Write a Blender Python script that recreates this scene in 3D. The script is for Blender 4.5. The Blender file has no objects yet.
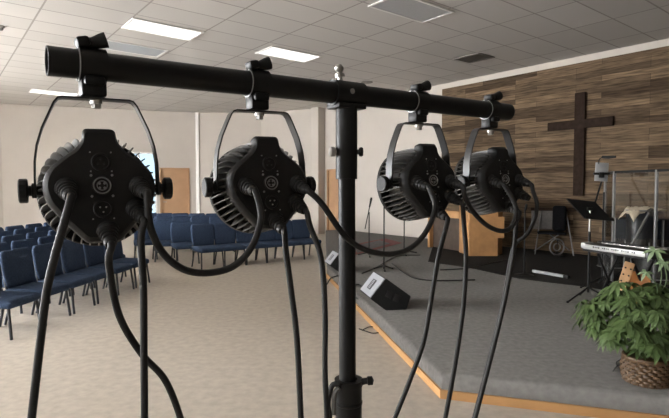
import bpy, bmesh, math, random
from mathutils import Vector, Matrix
random.seed(7)
PI = math.pi
SC = bpy.context.scene
COL = SC.collection

# ---------------------------------------------------------------- camera
CAMH = 1.48
F = 504.0
PITCH = math.atan(21.5 / F)
cp, sp = math.cos(PITCH), math.sin(PITCH)
def ray(x, y):
    a = (x - 334.5) / F; b = (209 - y) / F
    return Vector((a, cp + b * sp, -sp + b * cp))
def atz(x, y, z=0.0):                      # where a sight line meets the level z
    r = ray(x, y); t = (z - CAMH) / r.z
    return Vector((r.x * t, r.y * t, z))
def atd(x, y, d):                          # where a sight line reaches the distance d
    r = ray(x, y); t = d / r.y
    return Vector((r.x * t, d, CAMH + r.z * t))
cam = bpy.data.cameras.new('camera'); cam.sensor_width = 36; cam.lens = 36 * F / 669; cam.clip_end = 200; cam.clip_start = .02
co = bpy.data.objects.new('camera', cam); COL.objects.link(co)
co.location = (0, 0, CAMH); co.rotation_euler = (PI / 2 - PITCH, 0, 0)
SC.camera = co

# room axes: U along the stage wall (away from the camera), V towards the stage wall
WA = math.radians(-38.6)
U = Vector((math.sin(WA), math.cos(WA), 0)); V = Vector((math.cos(WA), -math.sin(WA), 0))
def uv(u, v, z=0.0): return U * u + V * v + Vector((0, 0, z))
CEIL = 4.01
WV = 9.85
STAGE = .18

# ---------------------------------------------------------------- materials
def mat(name, col, rough=.6, metal=0., spec=.5, noise=0., nscale=30., bump=0., bscale=200., alpha=None):
    m = bpy.data.materials.new(name); m.use_nodes = True
    nt = m.node_tree; b = nt.nodes['Principled BSDF']
    b.inputs['Base Color'].default_value = (*col, 1); b.inputs['Roughness'].default_value = rough
    b.inputs['Metallic'].default_value = metal; b.inputs['Specular IOR Level'].default_value = spec
    tc = nt.nodes.new('ShaderNodeTexCoord')
    if noise:
        n = nt.nodes.new('ShaderNodeTexNoise'); n.inputs['Scale'].default_value = nscale; n.inputs['Detail'].default_value = 4
        nt.links.new(tc.outputs['Object'], n.inputs['Vector'])
        mr = nt.nodes.new('ShaderNodeMapRange'); mr.inputs[1].default_value = .3; mr.inputs[2].default_value = .7
        mr.inputs[3].default_value = 1 - noise; mr.inputs[4].default_value = 1 + noise
        nt.links.new(n.outputs['Fac'], mr.inputs[0])
        mx = nt.nodes.new('ShaderNodeMix'); mx.data_type = 'RGBA'; mx.blend_type = 'MULTIPLY'; mx.inputs[0].default_value = 1
        mx.inputs[6].default_value = (*col, 1); nt.links.new(mr.outputs[0], mx.inputs[7])
        nt.links.new(mx.outputs[2], b.inputs['Base Color'])
    if bump:
        n2 = nt.nodes.new('ShaderNodeTexNoise'); n2.inputs['Scale'].default_value = bscale
        nt.links.new(tc.outputs['Object'], n2.inputs['Vector'])
        bp = nt.nodes.new('ShaderNodeBump'); bp.inputs['Strength'].default_value = bump; bp.inputs['Distance'].default_value = .002
        nt.links.new(n2.outputs['Fac'], bp.inputs['Height']); nt.links.new(bp.outputs[0], b.inputs['Normal'])
    return m
def emis(name, col, s):
    m = bpy.data.materials.new(name); m.use_nodes = True; nt = m.node_tree
    b = nt.nodes['Principled BSDF']; b.inputs['Base Color'].default_value = (.8, .8, .8, 1)
    b.inputs['Emission Color'].default_value = (*col, 1); b.inputs['Emission Strength'].default_value = s
    return m
def glass(name, tint, refl, rough=.02):
    m = bpy.data.materials.new(name); m.use_nodes = True; nt = m.node_tree; nt.nodes.remove(nt.nodes['Principled BSDF'])
    out = nt.nodes['Material Output']; t = nt.nodes.new('ShaderNodeBsdfTransparent'); t.inputs[0].default_value = (*tint, 1)
    g = nt.nodes.new('ShaderNodeBsdfGlossy'); g.inputs['Roughness'].default_value = rough
    fr = nt.nodes.new('ShaderNodeLayerWeight'); fr.inputs[0].default_value = .5
    pw = nt.nodes.new('ShaderNodeMath'); pw.operation = 'POWER'; pw.inputs[1].default_value = 4; nt.links.new(fr.outputs['Facing'], pw.inputs[0])
    ml = nt.nodes.new('ShaderNodeMath'); ml.operation = 'MULTIPLY_ADD'; ml.inputs[1].default_value = .8; ml.inputs[2].default_value = refl; ml.use_clamp = True
    nt.links.new(pw.outputs[0], ml.inputs[0])
    mx = nt.nodes.new('ShaderNodeMixShader'); nt.links.new(ml.outputs[0], mx.inputs[0])
    nt.links.new(t.outputs[0], mx.inputs[1]); nt.links.new(g.outputs[0], mx.inputs[2]); nt.links.new(mx.outputs[0], out.inputs[0])
    return m
M = {}
M['wall'] = mat('painted_wall', (.49, .448, .398), .85, spec=.2, noise=.02, nscale=3)
M['trimwhite'] = mat('white_trim', (.78, .76, .73), .6)
M['floor'] = mat('tan_carpet', (.49, .437, .37), .92, spec=.15, noise=.10, nscale=14, bump=.25, bscale=160)
M['stage'] = mat('grey_carpet', (.135, .129, .120), .95, spec=.1, noise=.16, nscale=22, bump=.5, bscale=240)
M['stageblack'] = mat('black_carpet', (.024, .0225, .021), .95, spec=.1, noise=.1, nscale=25)
M['oak'] = mat('oak_trim', (.42, .225, .088), .55, noise=.1, nscale=5)
M['door'] = mat('tan_door', (.40, .235, .125), .55, noise=.06, nscale=4)
M['black'] = mat('black_plastic', (.0085, .0082, .0078), .5, spec=.22, noise=.1, nscale=60, bump=.15, bscale=900)
M['blackmetal'] = mat('black_steel', (.006, .006, .006), .45, spec=.25, noise=.1, nscale=40)
M['barmetal'] = mat('black_coated_tube', (.006, .006, .006), .45, spec=.25, noise=.12, nscale=25)
M['fin'] = mat('dark_grey_aluminium', (.12, .116, .11), .4, metal=.6, noise=.1, nscale=40)
M['yoke'] = mat('black_painted_strip', (.012, .012, .012), .42, spec=.4, noise=.1, nscale=30)
M['rubber'] = mat('black_rubber', (.016, .0155, .015), .55, spec=.25, noise=.1, nscale=70)
M['chrome'] = mat('bright_steel', (.42, .41, .39), .32, metal=1., noise=.05, nscale=50)
M['grey'] = mat('grey_metal', (.28, .28, .28), .4, metal=.7, noise=.05, nscale=50)
M['hole'] = mat('socket_black', (.004, .004, .004), .6, noise=.05)
M['lens'] = mat('lens', (.35, .36, .38), .1, noise=.03)
M['blue'] = mat('blue_fabric', (.042, .064, .112), .9, spec=.15, noise=.2, nscale=55, bump=.5, bscale=350)
M['chairleg'] = mat('chair_frame', (.022, .024, .03), .4, noise=.1)
M['troffer'] = emis('lamp_diffuser', (1., .98, .96), .21)
M['trofferoff'] = mat('unlit_diffuser', (.34, .35, .36), .35, noise=.05)
M['vent'] = mat('vent_grey', (.2, .185, .17), .7, noise=.1)
M['cross'] = mat('dark_walnut', (.024, .0145, .010), .8, spec=.1, noise=.25, nscale=12)
M['pulpit'] = mat('light_oak', (.40, .21, .085), .5, noise=.14, nscale=7)
M['pulpitdark'] = mat('brown_oak', (.05, .032, .02), .55, noise=.3, nscale=9)
M['speakerblack'] = mat('speaker_black', (.012, .012, .012), .7, spec=.25, noise=.1, bump=.2)
M['grille'] = mat('speaker_grille', (.31, .32, .345), .55, noise=.1, nscale=180)
M['tablet'] = mat('white_plastic', (.33, .34, .345), .45, noise=.03)
M['acrylic'] = glass('clear_acrylic', (.95, .95, .94), .06)
M['skytint'] = glass('daylight_tint_glass', (.105, .127, .143), .01)  # dark blue put into the glass to dim and colour the daylight behind it
M['pane'] = glass('window_glass', (.95, .97, 1.), .04)
M['alu'] = mat('aluminium', (.25, .25, .25), .4, metal=.8, noise=.04)
M['cloth'] = mat('cream_cloth', (.66, .56, .42), .9, noise=.1)
M['drumwood'] = mat('amber_wood', (.28, .11, .03), .35, noise=.2, nscale=15)
M['tanwood'] = mat('tan_wood', (.45, .27, .14), .5, noise=.15, nscale=15)
M['basket'] = mat('brown_wicker', (.085, .047, .021), .5, noise=.45, nscale=45)
M['soil'] = mat('dark_soil', (.02, .014, .01), .95, noise=.2)
M['leaf'] = mat('green_leaf', (.064, .102, .032), .5, spec=.35, noise=.4, nscale=9)
M['leafpale'] = mat('pale_leaf', (.125, .18, .09), .45, noise=.2, nscale=12)
M['stem'] = mat('green_stem', (.10, .13, .045), .6, noise=.15)
M['rug'] = mat('red_rug', (.16, .045, .04), .95, noise=.25, nscale=18)
M['ruggrey'] = mat('grey_rug', (.10, .095, .095), .95, noise=.25, nscale=18)
M['keysilver'] = mat('silver_panel', (.36, .36, .345), .4, metal=.3, noise=.04)
M['keyblack'] = mat('keyboard_black', (.012, .012, .012), .4, noise=.05)
M['ivory'] = mat('ivory_keys', (.7, .68, .62), .35, noise=.03)
M['greyfabric'] = mat('grey_fabric', (.14, .13, .12), .9, noise=.15)
M['darkfabric'] = mat('dark_fabric', (.006, .006, .007), .95, spec=.1, noise=.2)
M['ground'] = mat('pavement', (.45, .45, .45), .9, noise=.1)

# ceiling tiles in a grid of T-bars
def ceiling_mat():
    m = mat('ceiling_tile', (.6, .58, .55), .9, spec=.15)
    nt = m.node_tree; b = nt.nodes['Principled BSDF']
    tc = nt.nodes.new('ShaderNodeTexCoord')
    def dot(vec):
        d = nt.nodes.new('ShaderNodeVectorMath'); d.operation = 'DOT_PRODUCT'; d.inputs[1].default_value = vec
        nt.links.new(tc.outputs['Object'], d.inputs[0]); return d.outputs['Value']
    def math_(op, a, v=None, v2=None):
        n = nt.nodes.new('ShaderNodeMath'); n.operation = op
        nt.links.new(a, n.inputs[0]) if not isinstance(a, float) else None
        if v is not None:
            if isinstance(v, float): n.inputs[1].default_value = v
            else: nt.links.new(v, n.inputs[1])
        return n.outputs[0]
    masks = []; cells = []
    for vec, off, size in ((U, 3.395, .61), (V, 2.404, 1.131)):
        q = math_('SUBTRACT', dot(vec), off); q = math_('DIVIDE', q, size)
        cells.append(math_('FLOOR', q))
        fr = math_('FRACT', q); c_ = math_('SUBTRACT', fr, .5); a = math_('ABSOLUTE', c_)
        masks.append(math_('GREATER_THAN', a, .5 - .0125 / size))
    line = math_('MAXIMUM', masks[0], masks[1])
    cv = nt.nodes.new('ShaderNodeCombineXYZ'); nt.links.new(cells[0], cv.inputs[0]); nt.links.new(cells[1], cv.inputs[1])
    wn = nt.nodes.new('ShaderNodeTexWhiteNoise'); wn.noise_dimensions = '2D'; nt.links.new(cv.outputs[0], wn.inputs['Vector'])
    mr = nt.nodes.new('ShaderNodeMapRange'); mr.inputs[3].default_value = .95; mr.inputs[4].default_value = 1.04
    nt.links.new(wn.outputs['Value'], mr.inputs[0])
    tile = nt.nodes.new('ShaderNodeMix'); tile.data_type = 'RGBA'; tile.blend_type = 'MULTIPLY'; tile.inputs[0].default_value = 1
    tile.inputs[6].default_value = (.57, .548, .517, 1); nt.links.new(mr.outputs[0], tile.inputs[7])
    mx = nt.nodes.new('ShaderNodeMix'); mx.data_type = 'RGBA'; nt.links.new(line, mx.inputs[0])
    nt.links.new(tile.outputs[2], mx.inputs[6]); mx.inputs[7].default_value = (.34, .32, .295, 1)
    nt.links.new(mx.outputs[2], b.inputs['Base Color'])
    return m
M['ceil'] = ceiling_mat()
def plank_mat():
    m = mat('reclaimed_planks', (.2, .15, .1), .8, spec=.12)
    nt = m.node_tree; b = nt.nodes['Principled BSDF']; tc = nt.nodes.new('ShaderNodeTexCoord')
    sx = nt.nodes.new('ShaderNodeSeparateXYZ'); nt.links.new(tc.outputs['Object'], sx.inputs[0])
    cb = nt.nodes.new('ShaderNodeCombineXYZ'); nt.links.new(sx.outputs[0], cb.inputs[0]); nt.links.new(sx.outputs[2], cb.inputs[1])
    br = nt.nodes.new('ShaderNodeTexBrick'); br.offset = .37; br.offset_frequency = 3; br.squash = 1
    br.inputs['Scale'].default_value = 1; br.inputs['Brick Width'].default_value = 1.3; br.inputs['Row Height'].default_value = .105
    br.inputs['Mortar Size'].default_value = .0025; br.inputs['Bias'].default_value = -.1
    br.inputs['Color1'].default_value = (.15, .105, .064, 1); br.inputs['Color2'].default_value = (.040, .0255, .0150, 1); br.inputs['Mortar'].default_value = (.03, .02, .015, 1)
    nt.links.new(cb.outputs[0], br.inputs['Vector'])
    mp = nt.nodes.new('ShaderNodeMapping'); mp.inputs['Scale'].default_value = (1.3, 14, 1); nt.links.new(cb.outputs[0], mp.inputs[0])
    n = nt.nodes.new('ShaderNodeTexNoise'); n.inputs['Scale'].default_value = 2.2; n.inputs['Detail'].default_value = 7; nt.links.new(mp.outputs[0], n.inputs['Vector'])
    mr = nt.nodes.new('ShaderNodeMapRange'); mr.inputs[1].default_value = .3; mr.inputs[2].default_value = .7; mr.inputs[3].default_value = .5; mr.inputs[4].default_value = 1.45
    nt.links.new(n.outputs['Fac'], mr.inputs[0])
    mx = nt.nodes.new('ShaderNodeMix'); mx.data_type = 'RGBA'; mx.blend_type = 'MULTIPLY'; mx.inputs[0].default_value = 1
    nt.links.new(br.outputs['Color'], mx.inputs[6]); nt.links.new(mr.outputs[0], mx.inputs[7]); nt.links.new(mx.outputs[2], b.inputs['Base Color'])
    return m
M['planks'] = plank_mat()

# ---------------------------------------------------------------- mesh builder
def frame_to(d):
    d = Vector(d).normalized(); up = Vector((0, 0, 1)) if abs(d.z) < .95 else Vector((0, 1, 0))
    x = up.cross(d).normalized(); y = d.cross(x)
    return Matrix((x, y, d)).transposed()
def smooth_path(pts, n=8):
    P = [Vector(p) for p in pts]; P = [P[0] * 2 - P[1]] + P + [P[-1] * 2 - P[-2]]; out = []
    for i in range(1, len(P) - 2):
        a, b, c, d = P[i - 1], P[i], P[i + 1], P[i + 2]
        for k in range(n):
            t = k / n
            out.append(.5 * ((2 * b) + (c - a) * t + (2 * a - 5 * b + 4 * c - d) * t * t + (3 * b - a - 3 * c + d) * t ** 3))
    out.append(P[-2]); return out
class MB:
    def __init__(s): s.v = []; s.f = []; s.mi = []
    def add(s, vs, fs, mi=0):
        o = len(s.v); s.v += [Vector(v) for v in vs]
        for f in fs: s.f.append([i + o for i in f]); s.mi.append(mi)
        return s
    def box(s, c, size, rot=None, bevel=0, seg=2, mi=0):
        bm = bmesh.new(); bmesh.ops.create_cube(bm, size=1)
        for v in bm.verts: v.co = Vector((v.co.x * size[0], v.co.y * size[1], v.co.z * size[2]))
        if bevel: bmesh.ops.bevel(bm, geom=list(bm.edges), offset=bevel, segments=seg, affect='EDGES', profile=.5)
        bm.verts.index_update()
        R = rot if rot is not None else Matrix.Identity(3)
        s.add([R @ v.co + Vector(c) for v in bm.verts], [[v.index for v in f.verts] for f in bm.faces], mi); bm.free(); return s
    def bar(s, a, b, w, t, up=(0, 0, 1), bevel=0):   # flat bar between two points: w across, t along `up`
        a, b = Vector(a), Vector(b); d = (b - a); L = d.length; d.normalize(); u = Vector(up); x = u.cross(d).normalized(); u2 = d.cross(x)
        return s.box((a + b) / 2, (w, t, L), Matrix((x, u2, d)).transposed(), bevel)
    def lathe(s, prof, origin=(0, 0, 0), axis=(0, 0, 1), n=24, caps=True, mi=0):   # prof: (radius, height along axis)
        R = frame_to(axis); o = Vector(origin); vs = []; fs = []
        for r, hgt in prof:
            for k in range(n):
                a = 2 * PI * k / n; vs.append(o + R @ Vector((r * math.cos(a), r * math.sin(a), hgt)))
        for i in range(len(prof) - 1):
            for k in range(n): fs.append([i * n + k, i * n + (k + 1) % n, (i + 1) * n + (k + 1) % n, (i + 1) * n + k])
        if caps:
            if prof[0][0] > 1e-6: fs.append(list(range(n))[::-1])
            if prof[-1][0] > 1e-6: fs.append([(len(prof) - 1) * n + k for k in range(n)])
        return s.add(vs, fs, mi)
    def cyl(s, a, b, r, r2=None, n=16, mi=0):
        a, b = Vector(a), Vector(b); L = (b - a).length
        return s.lathe([(r, 0), (r2 if r2 is not None else r, L)], a, b - a, n, mi=mi)
    def pipe(s, a, b, ro, ri, n=32):
        a, b = Vector(a), Vector(b); L = (b - a).length
        return s.lathe([(ri, 0), (ro, 0), (ro, L), (ri, L), (ri, 0)], a, b - a, n, caps=False)
    def tube(s, pts, r, n=10, mi=0):
        pts = [Vector(p) for p in pts]; vs = []; fs = []; x = None
        for i, p in enumerate(pts):
            d = (pts[min(i + 1, len(pts) - 1)] - pts[max(i - 1, 0)]).normalized()
            if x is None: x = frame_to(d).col[0].copy()
            x = (x - d * x.dot(d)).normalized(); y = d.cross(x); rr = r[i] if isinstance(r, list) else r
            for k in range(n):
                a = 2 * PI * k / n; vs.append(p + x * (rr * math.cos(a)) + y * (rr * math.sin(a)))
        for i in range(len(pts) - 1):
            for k in range(n): fs.append([i * n + k, i * n + (k + 1) % n, (i + 1) * n + (k + 1) % n, (i + 1) * n + k])
        fs.append(list(range(n))[::-1]); fs.append([(len(pts) - 1) * n + k for k in range(n)])
        return s.add(vs, fs, mi)
    def torus(s, c, axis, R_, r, n=28, m=8, mi=0):
        R = frame_to(axis); c = Vector(c)
        vs = []; fs = []
        for i in range(n):
            a = 2 * PI * i / n
            for j in range(m):
                b = 2 * PI * j / m; vs.append(c + R @ Vector(((R_ + r * math.cos(b)) * math.cos(a), (R_ + r * math.cos(b)) * math.sin(a), r * math.sin(b))))
        for i in range(n):
            for j in range(m): fs.append([i * m + j, ((i + 1) % n) * m + j, ((i + 1) % n) * m + (j + 1) % m, i * m + (j + 1) % m])
        return s.add(vs, fs, mi)
    def prism(s, poly, fn, layers):          # poly: 2-D points, layers: (height, inset scale or offset polys) -> fn(x, y, h)
        n = len(poly); vs = []; fs = []
        for hgt, pl in layers:
            for p in pl: vs.append(fn(p[0], p[1], hgt))
        for i in range(len(layers) - 1):
            for k in range(n): fs.append([i * n + k, i * n + (k + 1) % n, (i + 1) * n + (k + 1) % n, (i + 1) * n + k])
        fs.append(list(range(n))[::-1]); fs.append([(len(layers) - 1) * n + k for k in range(n)])
        return s.add(vs, fs)
    def extrude(s, poly, z0, z1): return s.prism(poly, lambda x, y, z: Vector((x, y, z)), [(z0, poly), (z1, poly)])
    def xform(s, mtx):
        s.v = [mtx @ v for v in s.v]; return s
    def build(s, name, m, parent=None, world=False, smooth=35):
        me = bpy.data.meshes.new(name)
        vs = s.v
        if world and parent is not None:
            inv = parent_matrix(parent).inverted(); vs = [inv @ v for v in vs]
        me.from_pydata([tuple(v) for v in vs], [], s.f)
        ms = m if isinstance(m, (list, tuple)) else [m]
        for q in ms: me.materials.append(q)
        if len(ms) > 1: me.polygons.foreach_set('material_index', s.mi)
        bm = bmesh.new(); bm.from_mesh(me); bmesh.ops.recalc_face_normals(bm, faces=list(bm.faces)); bm.to_mesh(me); bm.free()
        if smooth:
            me.polygons.foreach_set('use_smooth', [True] * len(me.polygons)); me.set_sharp_from_angle(angle=math.radians(smooth))
        o = bpy.data.objects.new(name, me); COL.objects.link(o)
        if parent is not None: o.parent = parent
        return o
def parent_matrix(o):
    mtx = Matrix.Translation(o.location) @ o.rotation_euler.to_matrix().to_4x4()
    return parent_matrix(o.parent) @ mtx if o.parent else mtx
def tag(o, label, cat, group=None):
    o['label'] = label; o['category'] = cat
    if group: o['group'] = group
    return o
def thing(name, label, cat, loc, rz=0., group=None):
    o = bpy.data.objects.new(name, None); COL.objects.link(o); o.empty_display_size = .1
    o.location = loc; o.rotation_euler = (0, 0, rz); return tag(o, label, cat, group)
def struct(o): o['kind'] = 'structure'; return o
def copy_tree(o, parent=None):
    c = o.copy(); COL.objects.link(c)
    if parent is not None: c.parent = parent
    for ch in [q for q in ALLKIDS.get(o.name, [])]: copy_tree2(ch, c)
    return c
ALLKIDS = {}
def index_kids():
    ALLKIDS.clear()
    for o in bpy.data.objects:
        if o.parent: ALLKIDS.setdefault(o.parent.name, []).append(o)
def copy_tree2(o, parent):
    c = o.copy(); COL.objects.link(c); c.parent = parent
    for ch in ALLKIDS.get(o.name, []): copy_tree2(ch, c)

# ---------------------------------------------------------------- room shell
WS0 = uv(13.0, WV); WS1 = uv(-9.5, WV)
A1 = Vector((-.72, 16.35, 0)); A2 = Vector((-2.5, 17.25, 0)); A3 = Vector((-4.65, 17.2, 0)); A4 = Vector((-10.1, 15.35, 0))
A5 = Vector((-12.6, 12.6, 0)); A6 = Vector((-12.6, -4.5, 0)); A7 = Vector((9.5, -8.5, 0))
ring = [WS1, WS0, A1, A2, A3, A4, A5, A6, A7]
CEN = Vector((0, 6, 0))
def wall(name, p, q, ops=(), top=CEIL, th=.15, m=None):
    d = q - p; L = d.length; d.normalize(); n = Vector((-d.y, d.x, 0))
    if n.dot(CEN - p) > 0: n = -n
    ss = sorted({0, L, *[a for o in ops for a in o[:2]]}); zs = sorted({0, top, *[a for o in ops for a in o[2:]]})
    mb = MB()
    for i in range(len(ss) - 1):
        for j in range(len(zs) - 1):
            sm, zm = (ss[i] + ss[i + 1]) / 2, (zs[j] + zs[j + 1]) / 2
            if any(o[0] < sm < o[1] and o[2] < zm < o[3] for o in ops): continue
            a, b = p + d * ss[i], p + d * ss[i + 1]
            mb.prism([(0, 0)] * 4, lambda x, y, z: None, []) if False else None
            vs = [a, b, b + n * th, a + n * th]
            vv = [Vector((w.x, w.y, zs[j])) for w in vs] + [Vector((w.x, w.y, zs[j + 1])) for w in vs]
            mb.add(vv, [[0, 1, 2, 3], [4, 5, 6, 7], [0, 1, 5, 4], [1, 2, 6, 5], [2, 3, 7, 6], [3, 0, 4, 7]])
    struct(mb.build(name, m or M['wall'], smooth=0))
    return p, d, n, L
def on_seg(x, p, q):            # distance along a wall at which a sight line through column x meets it
    r = ray(x, 188); d = (q - p); L = d.length; d = d / L
    # p + d s = t r (xy)
    det = d.x * (-r.y) - (-r.x) * d.y
    s_ = (-p.x * (-r.y) + (-r.x) * p.y) / det
    return s_
def height_at(x, y, p, q):
    s_ = on_seg(x, p, q); w = p + (q - p).normalized() * s_; r = ray(x, y); return CAMH + r.z * (w.y / r.y)
fl = MB().add([Vector((p.x, p.y, 0)) + (p - CEN).normalized() * .2 for p in ring] + [Vector((p.x, p.y, -.1)) + (p - CEN).normalized() * .2 for p in ring],
              [list(range(9)), list(range(17, 8, -1))] + [[k, (k + 1) % 9, 9 + (k + 1) % 9, 9 + k] for k in range(9)])
struct(fl.build('floor', M['floor'], smooth=0))
ce = MB().add([Vector((p.x, p.y, CEIL)) + (p - CEN).normalized() * .2 for p in ring] + [Vector((p.x, p.y, CEIL + .1)) + (p - CEN).normalized() * .2 for p in ring],
              [list(range(9)), list(range(17, 8, -1))] + [[k, (k + 1) % 9, 9 + (k + 1) % 9, 9 + k] for k in range(9)])
struct(ce.build('ceiling', M['ceil'], smooth=0))

LIGHTS = []
def win(name, p, d, n, s0, s1, z0, z1, mull=2, portal=True, fw=.06, gm='pane'):
    c = p + d * ((s0 + s1) / 2) + n * .075; t = struct(bpy.data.objects.new(name, None)); COL.objects.link(t)
    t.location = c + Vector((0, 0, z0)); ang = math.atan2(d.y, d.x); t.rotation_euler = (0, 0, ang)
    w, hh = s1 - s0, z1 - z0; f = MB()
    for x in [-w / 2 + fw / 2, w / 2 - fw / 2] + [-w / 2 + w * k / mull for k in range(1, mull)]: f.box((x, 0, hh / 2), (fw, .08, hh))
    f.box((0, 0, fw / 2), (w, .08, fw)); f.box((0, 0, hh - fw / 2), (w, .08, fw))
    f.build('window_frame', M['trimwhite'], t, smooth=0)
    MB().box((0, 0, hh / 2), (w - fw, .008, hh - fw)).build('pane', M[gm], t, smooth=0)
    if portal:
        l = bpy.data.lights.new('window_portal', 'AREA'); l.shape = 'RECTANGLE'; l.size = w; l.size_y = hh; l.cycles.is_portal = True
        o = bpy.data.objects.new('window_portal', l); COL.objects.link(o)
        o.location = c + n * .06 + Vector((0, 0, (z0 + z1) / 2)); o.rotation_euler = (-n).to_track_quat('-Z', 'Z').to_euler()
def door(name, p, d, n, s0, s1, z1, m, hs=1):
    t = struct(bpy.data.objects.new(name, None)); COL.objects.link(t)
    t.location = p + d * ((s0 + s1) / 2); t.rotation_euler = (0, 0, math.atan2(d.y, d.x)); sg = 1 if Vector((-d.y, d.x, 0)).dot(n) > 0 else -1
    w = s1 - s0
    MB().box((0, sg * .05, z1 / 2), (w, .05, z1)).build('door_leaf', m, t, smooth=0)
    f = MB()
    for x in (-w / 2 + .02, w / 2 - .02): f.box((x, sg * .0, z1 / 2), (.05, .06, z1))
    f.box((0, 0, z1 - .02), (w, .06, .05)); f.build('door_frame', m, t, smooth=0)
    x = hs * (w / 2 - .1)
    MB().cyl((x, sg * .02, 1.0), (x, -sg * .05, 1.0), .012).cyl((x, -sg * .05, 1.0), (x - hs * .11, -sg * .05, 1.0), .011).build('door_handle', M['chrome'], t)

# stage wall: door_2 at its far end
sd0, sd1 = .30, 1.15
p, d, n, L = wall('wall_stage', WS0, WS1, [(sd0, sd1, 0, 2.05)])
door('door_2', p, d, n, sd0, sd1, 2.05, M['door'], 1)
wall('wall_pilaster', WS0, A1)
wall('wall_recess', A1, A2)
wall('wall_middle', A2, A3)
s1 = on_seg(189.5, A3, A4); s0 = on_seg(160, A3, A4); w0 = on_seg(157, A3, A4); w1 = on_seg(121, A3, A4)
zd = height_at(176, 168, A3, A4); zw = height_at(150, 152, A3, A4)
p, d, n, L = wall('wall_far', A3, A4, [(s1, s0, 0, zd), (w0, w1, .12, zw)])
door('door_1', p, d, n, s1, s0, zd, M['door'], 1)
win('window_1', p, d, n, w0, w1, .12, zw, 2, gm='skytint')
wall('wall_corner', A4, A5)
ops = [(4.2 + 3.9 * k, 7.7 + 3.9 * k, .9, 3.1) for k in range(2)]
p, d, n, L = wall('wall_left', A5, A6, ops)
for k, o in enumerate(ops): win('window_%d' % (k + 2), p, d, n, *o, 3)
ops = [(3.0 + 4.6 * k, 5.2 + 4.6 * k, .9, 3.1) for k in range(1)]  # unseen rear window, added to lift the dark backs of the stage lights
p, d, n, L = wall('wall_rear', A6, A7, ops)
for k, o in enumerate(ops): win('window_%d' % (k + 6), p, d, n, *o, 3)
wall('wall_right', A7, WS1)
# trim
struct(MB().box((A3.x, A3.y - .03, CEIL / 2), (.1, .06, CEIL)).build('trim_1', M['trimwhite'], smooth=0))
pil = (WS0 + A1) / 2 + Vector((.05, -.17, 0))
struct(MB().box((pil.x, pil.y, CEIL / 2), (.34, .3, CEIL), Matrix.Rotation(math.radians(50), 3, 'Z')).build('trim_2', M['wall'], smooth=0))
# plank cladding on the stage wall, with the white strip left above
clad = MB().box((0, 0, (CEIL - .13 + STAGE) / 2), (8.08 + 8.9, .03, CEIL - .13 - STAGE)).build('wall_planks', M['planks'], smooth=0)
struct(clad); cc = uv((8.08 - 8.9) / 2, WV - .017); clad.location = cc; clad.rotation_euler = (0, 0, math.atan2(U.y, U.x))

# ---------------------------------------------------------------- stage
C0 = Vector((.756, 3.487, 0)); C1 = Vector((.284, 6.037, 0)); C2 = Vector((-.12, 8.25, 0)); C3 = Vector((-.27, 15.6, 0))
C9 = Vector((1.714, 3.193, 0)); Cr = C0 + (C9 - C0).normalized() * 8.2
back0 = uv(12.0, WV - .01); back1 = uv(-7, WV - .01)
SP = [C0, C1, C2, Vector((-.27, 15.3, 0)), back0, back1, Cr]
def inset(poly, k):
    c = Vector((4, 6, 0)); return [p + (c - p).normalized() * k for p in poly]
st = MB()
top = inset(SP, .03); n_ = len(SP)
vs = [Vector((p.x, p.y, 0.0)) for p in SP] + [Vector((p.x, p.y, STAGE - .025)) for p in SP] + [Vector((p.x, p.y, STAGE)) for p in top]
fs = [list(range(2 * n_, 3 * n_)), list(range(n_))[::-1]]
for a in (0, n_):
    for k in range(n_): fs.append([a + k, a + (k + 1) % n_, a + n_ + (k + 1) % n_, a + n_ + k])
stg = struct(st.add(vs, fs).build('stage', M['stage'], smooth=50))
def offset_strip(path, t, z0, z1):
    mb = MB()
    for a, b in zip(path[:-1], path[1:]):
        d = (b - a).normalized(); nn = Vector((d.y, -d.x, 0))
        if nn.dot(a - Vector((4, 6, 0))) < 0: nn = -nn
        e = d * (t * .55)
        q = [a - e + nn * .002, b + e + nn * .002, b + e + nn * t, a - e + nn * t]
        mb.add([Vector((w.x, w.y, z0)) for w in q] + [Vector((w.x, w.y, z1)) for w in q], [[0, 1, 2, 3], [4, 5, 6, 7], [0, 1, 5, 4], [1, 2, 6, 5], [2, 3, 7, 6], [3, 0, 4, 7]])
    return mb
struct(offset_strip([C2, C1, C0, Cr], .018, 0.001, .062).build('baseboard_stage', M['oak'], smooth=0))
# black platform carpet at the back of the stage
bl = [atz(432, 249, STAGE), atz(428, 262, STAGE), atz(470, 268, STAGE), atz(520, 279, STAGE), atz(585, 287, STAGE), uv(-5.5, 6.0), uv(-6.6, WV - .06), uv(8.2, WV - .06)]
bl = [Vector((q.x, q.y, 0)) for q in bl]
bo = MB().extrude([(q.x, q.y) for q in bl], STAGE + .001, STAGE + .008).build('black_carpet', M['stageblack'], smooth=0)
tag(bo, 'black carpet covering the back of the stage before the plank wall', 'carpet')

# ---------------------------------------------------------------- ceiling fixtures
def cell(i, j): return uv(3.395 + .61 * (i + .5), 2.404 + 1.131 * (j + .5), CEIL)
ANG = math.atan2(U.y, U.x)
def troffer(i, j, on, label, wi=1.0):
    c = cell(i, j); t = thing('ceiling_light', label, 'ceiling light', c, ANG, 'recessed troffer lights in the ceiling')
    w, l = .61, 1.131
    MB().box((0, 0, -.006), (w - .07, l - .07, .008)).build('diffuser', M['troffer'] if on else M['trofferoff'], t, smooth=0)
    f = MB()
    for x in (-1, 1): f.box((x * (w / 2 - .0175), 0, -.008), (.035, l, .014))
    for y in (-1, 1): f.box((0, y * (l / 2 - .0175), -.008), (w - .07, .035, .014))
    f.build('frame', M['trimwhite'], t, smooth=0); return t
troffer(7.25, 0, True, 'lit ceiling panel above the left end of the black crossbar')
troffer(7.25, 2.13, True, 'lit ceiling panel above the second stage light from the left')
troffer(19, -.3, True, 'lit ceiling panel nearest the far left wall')
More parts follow.
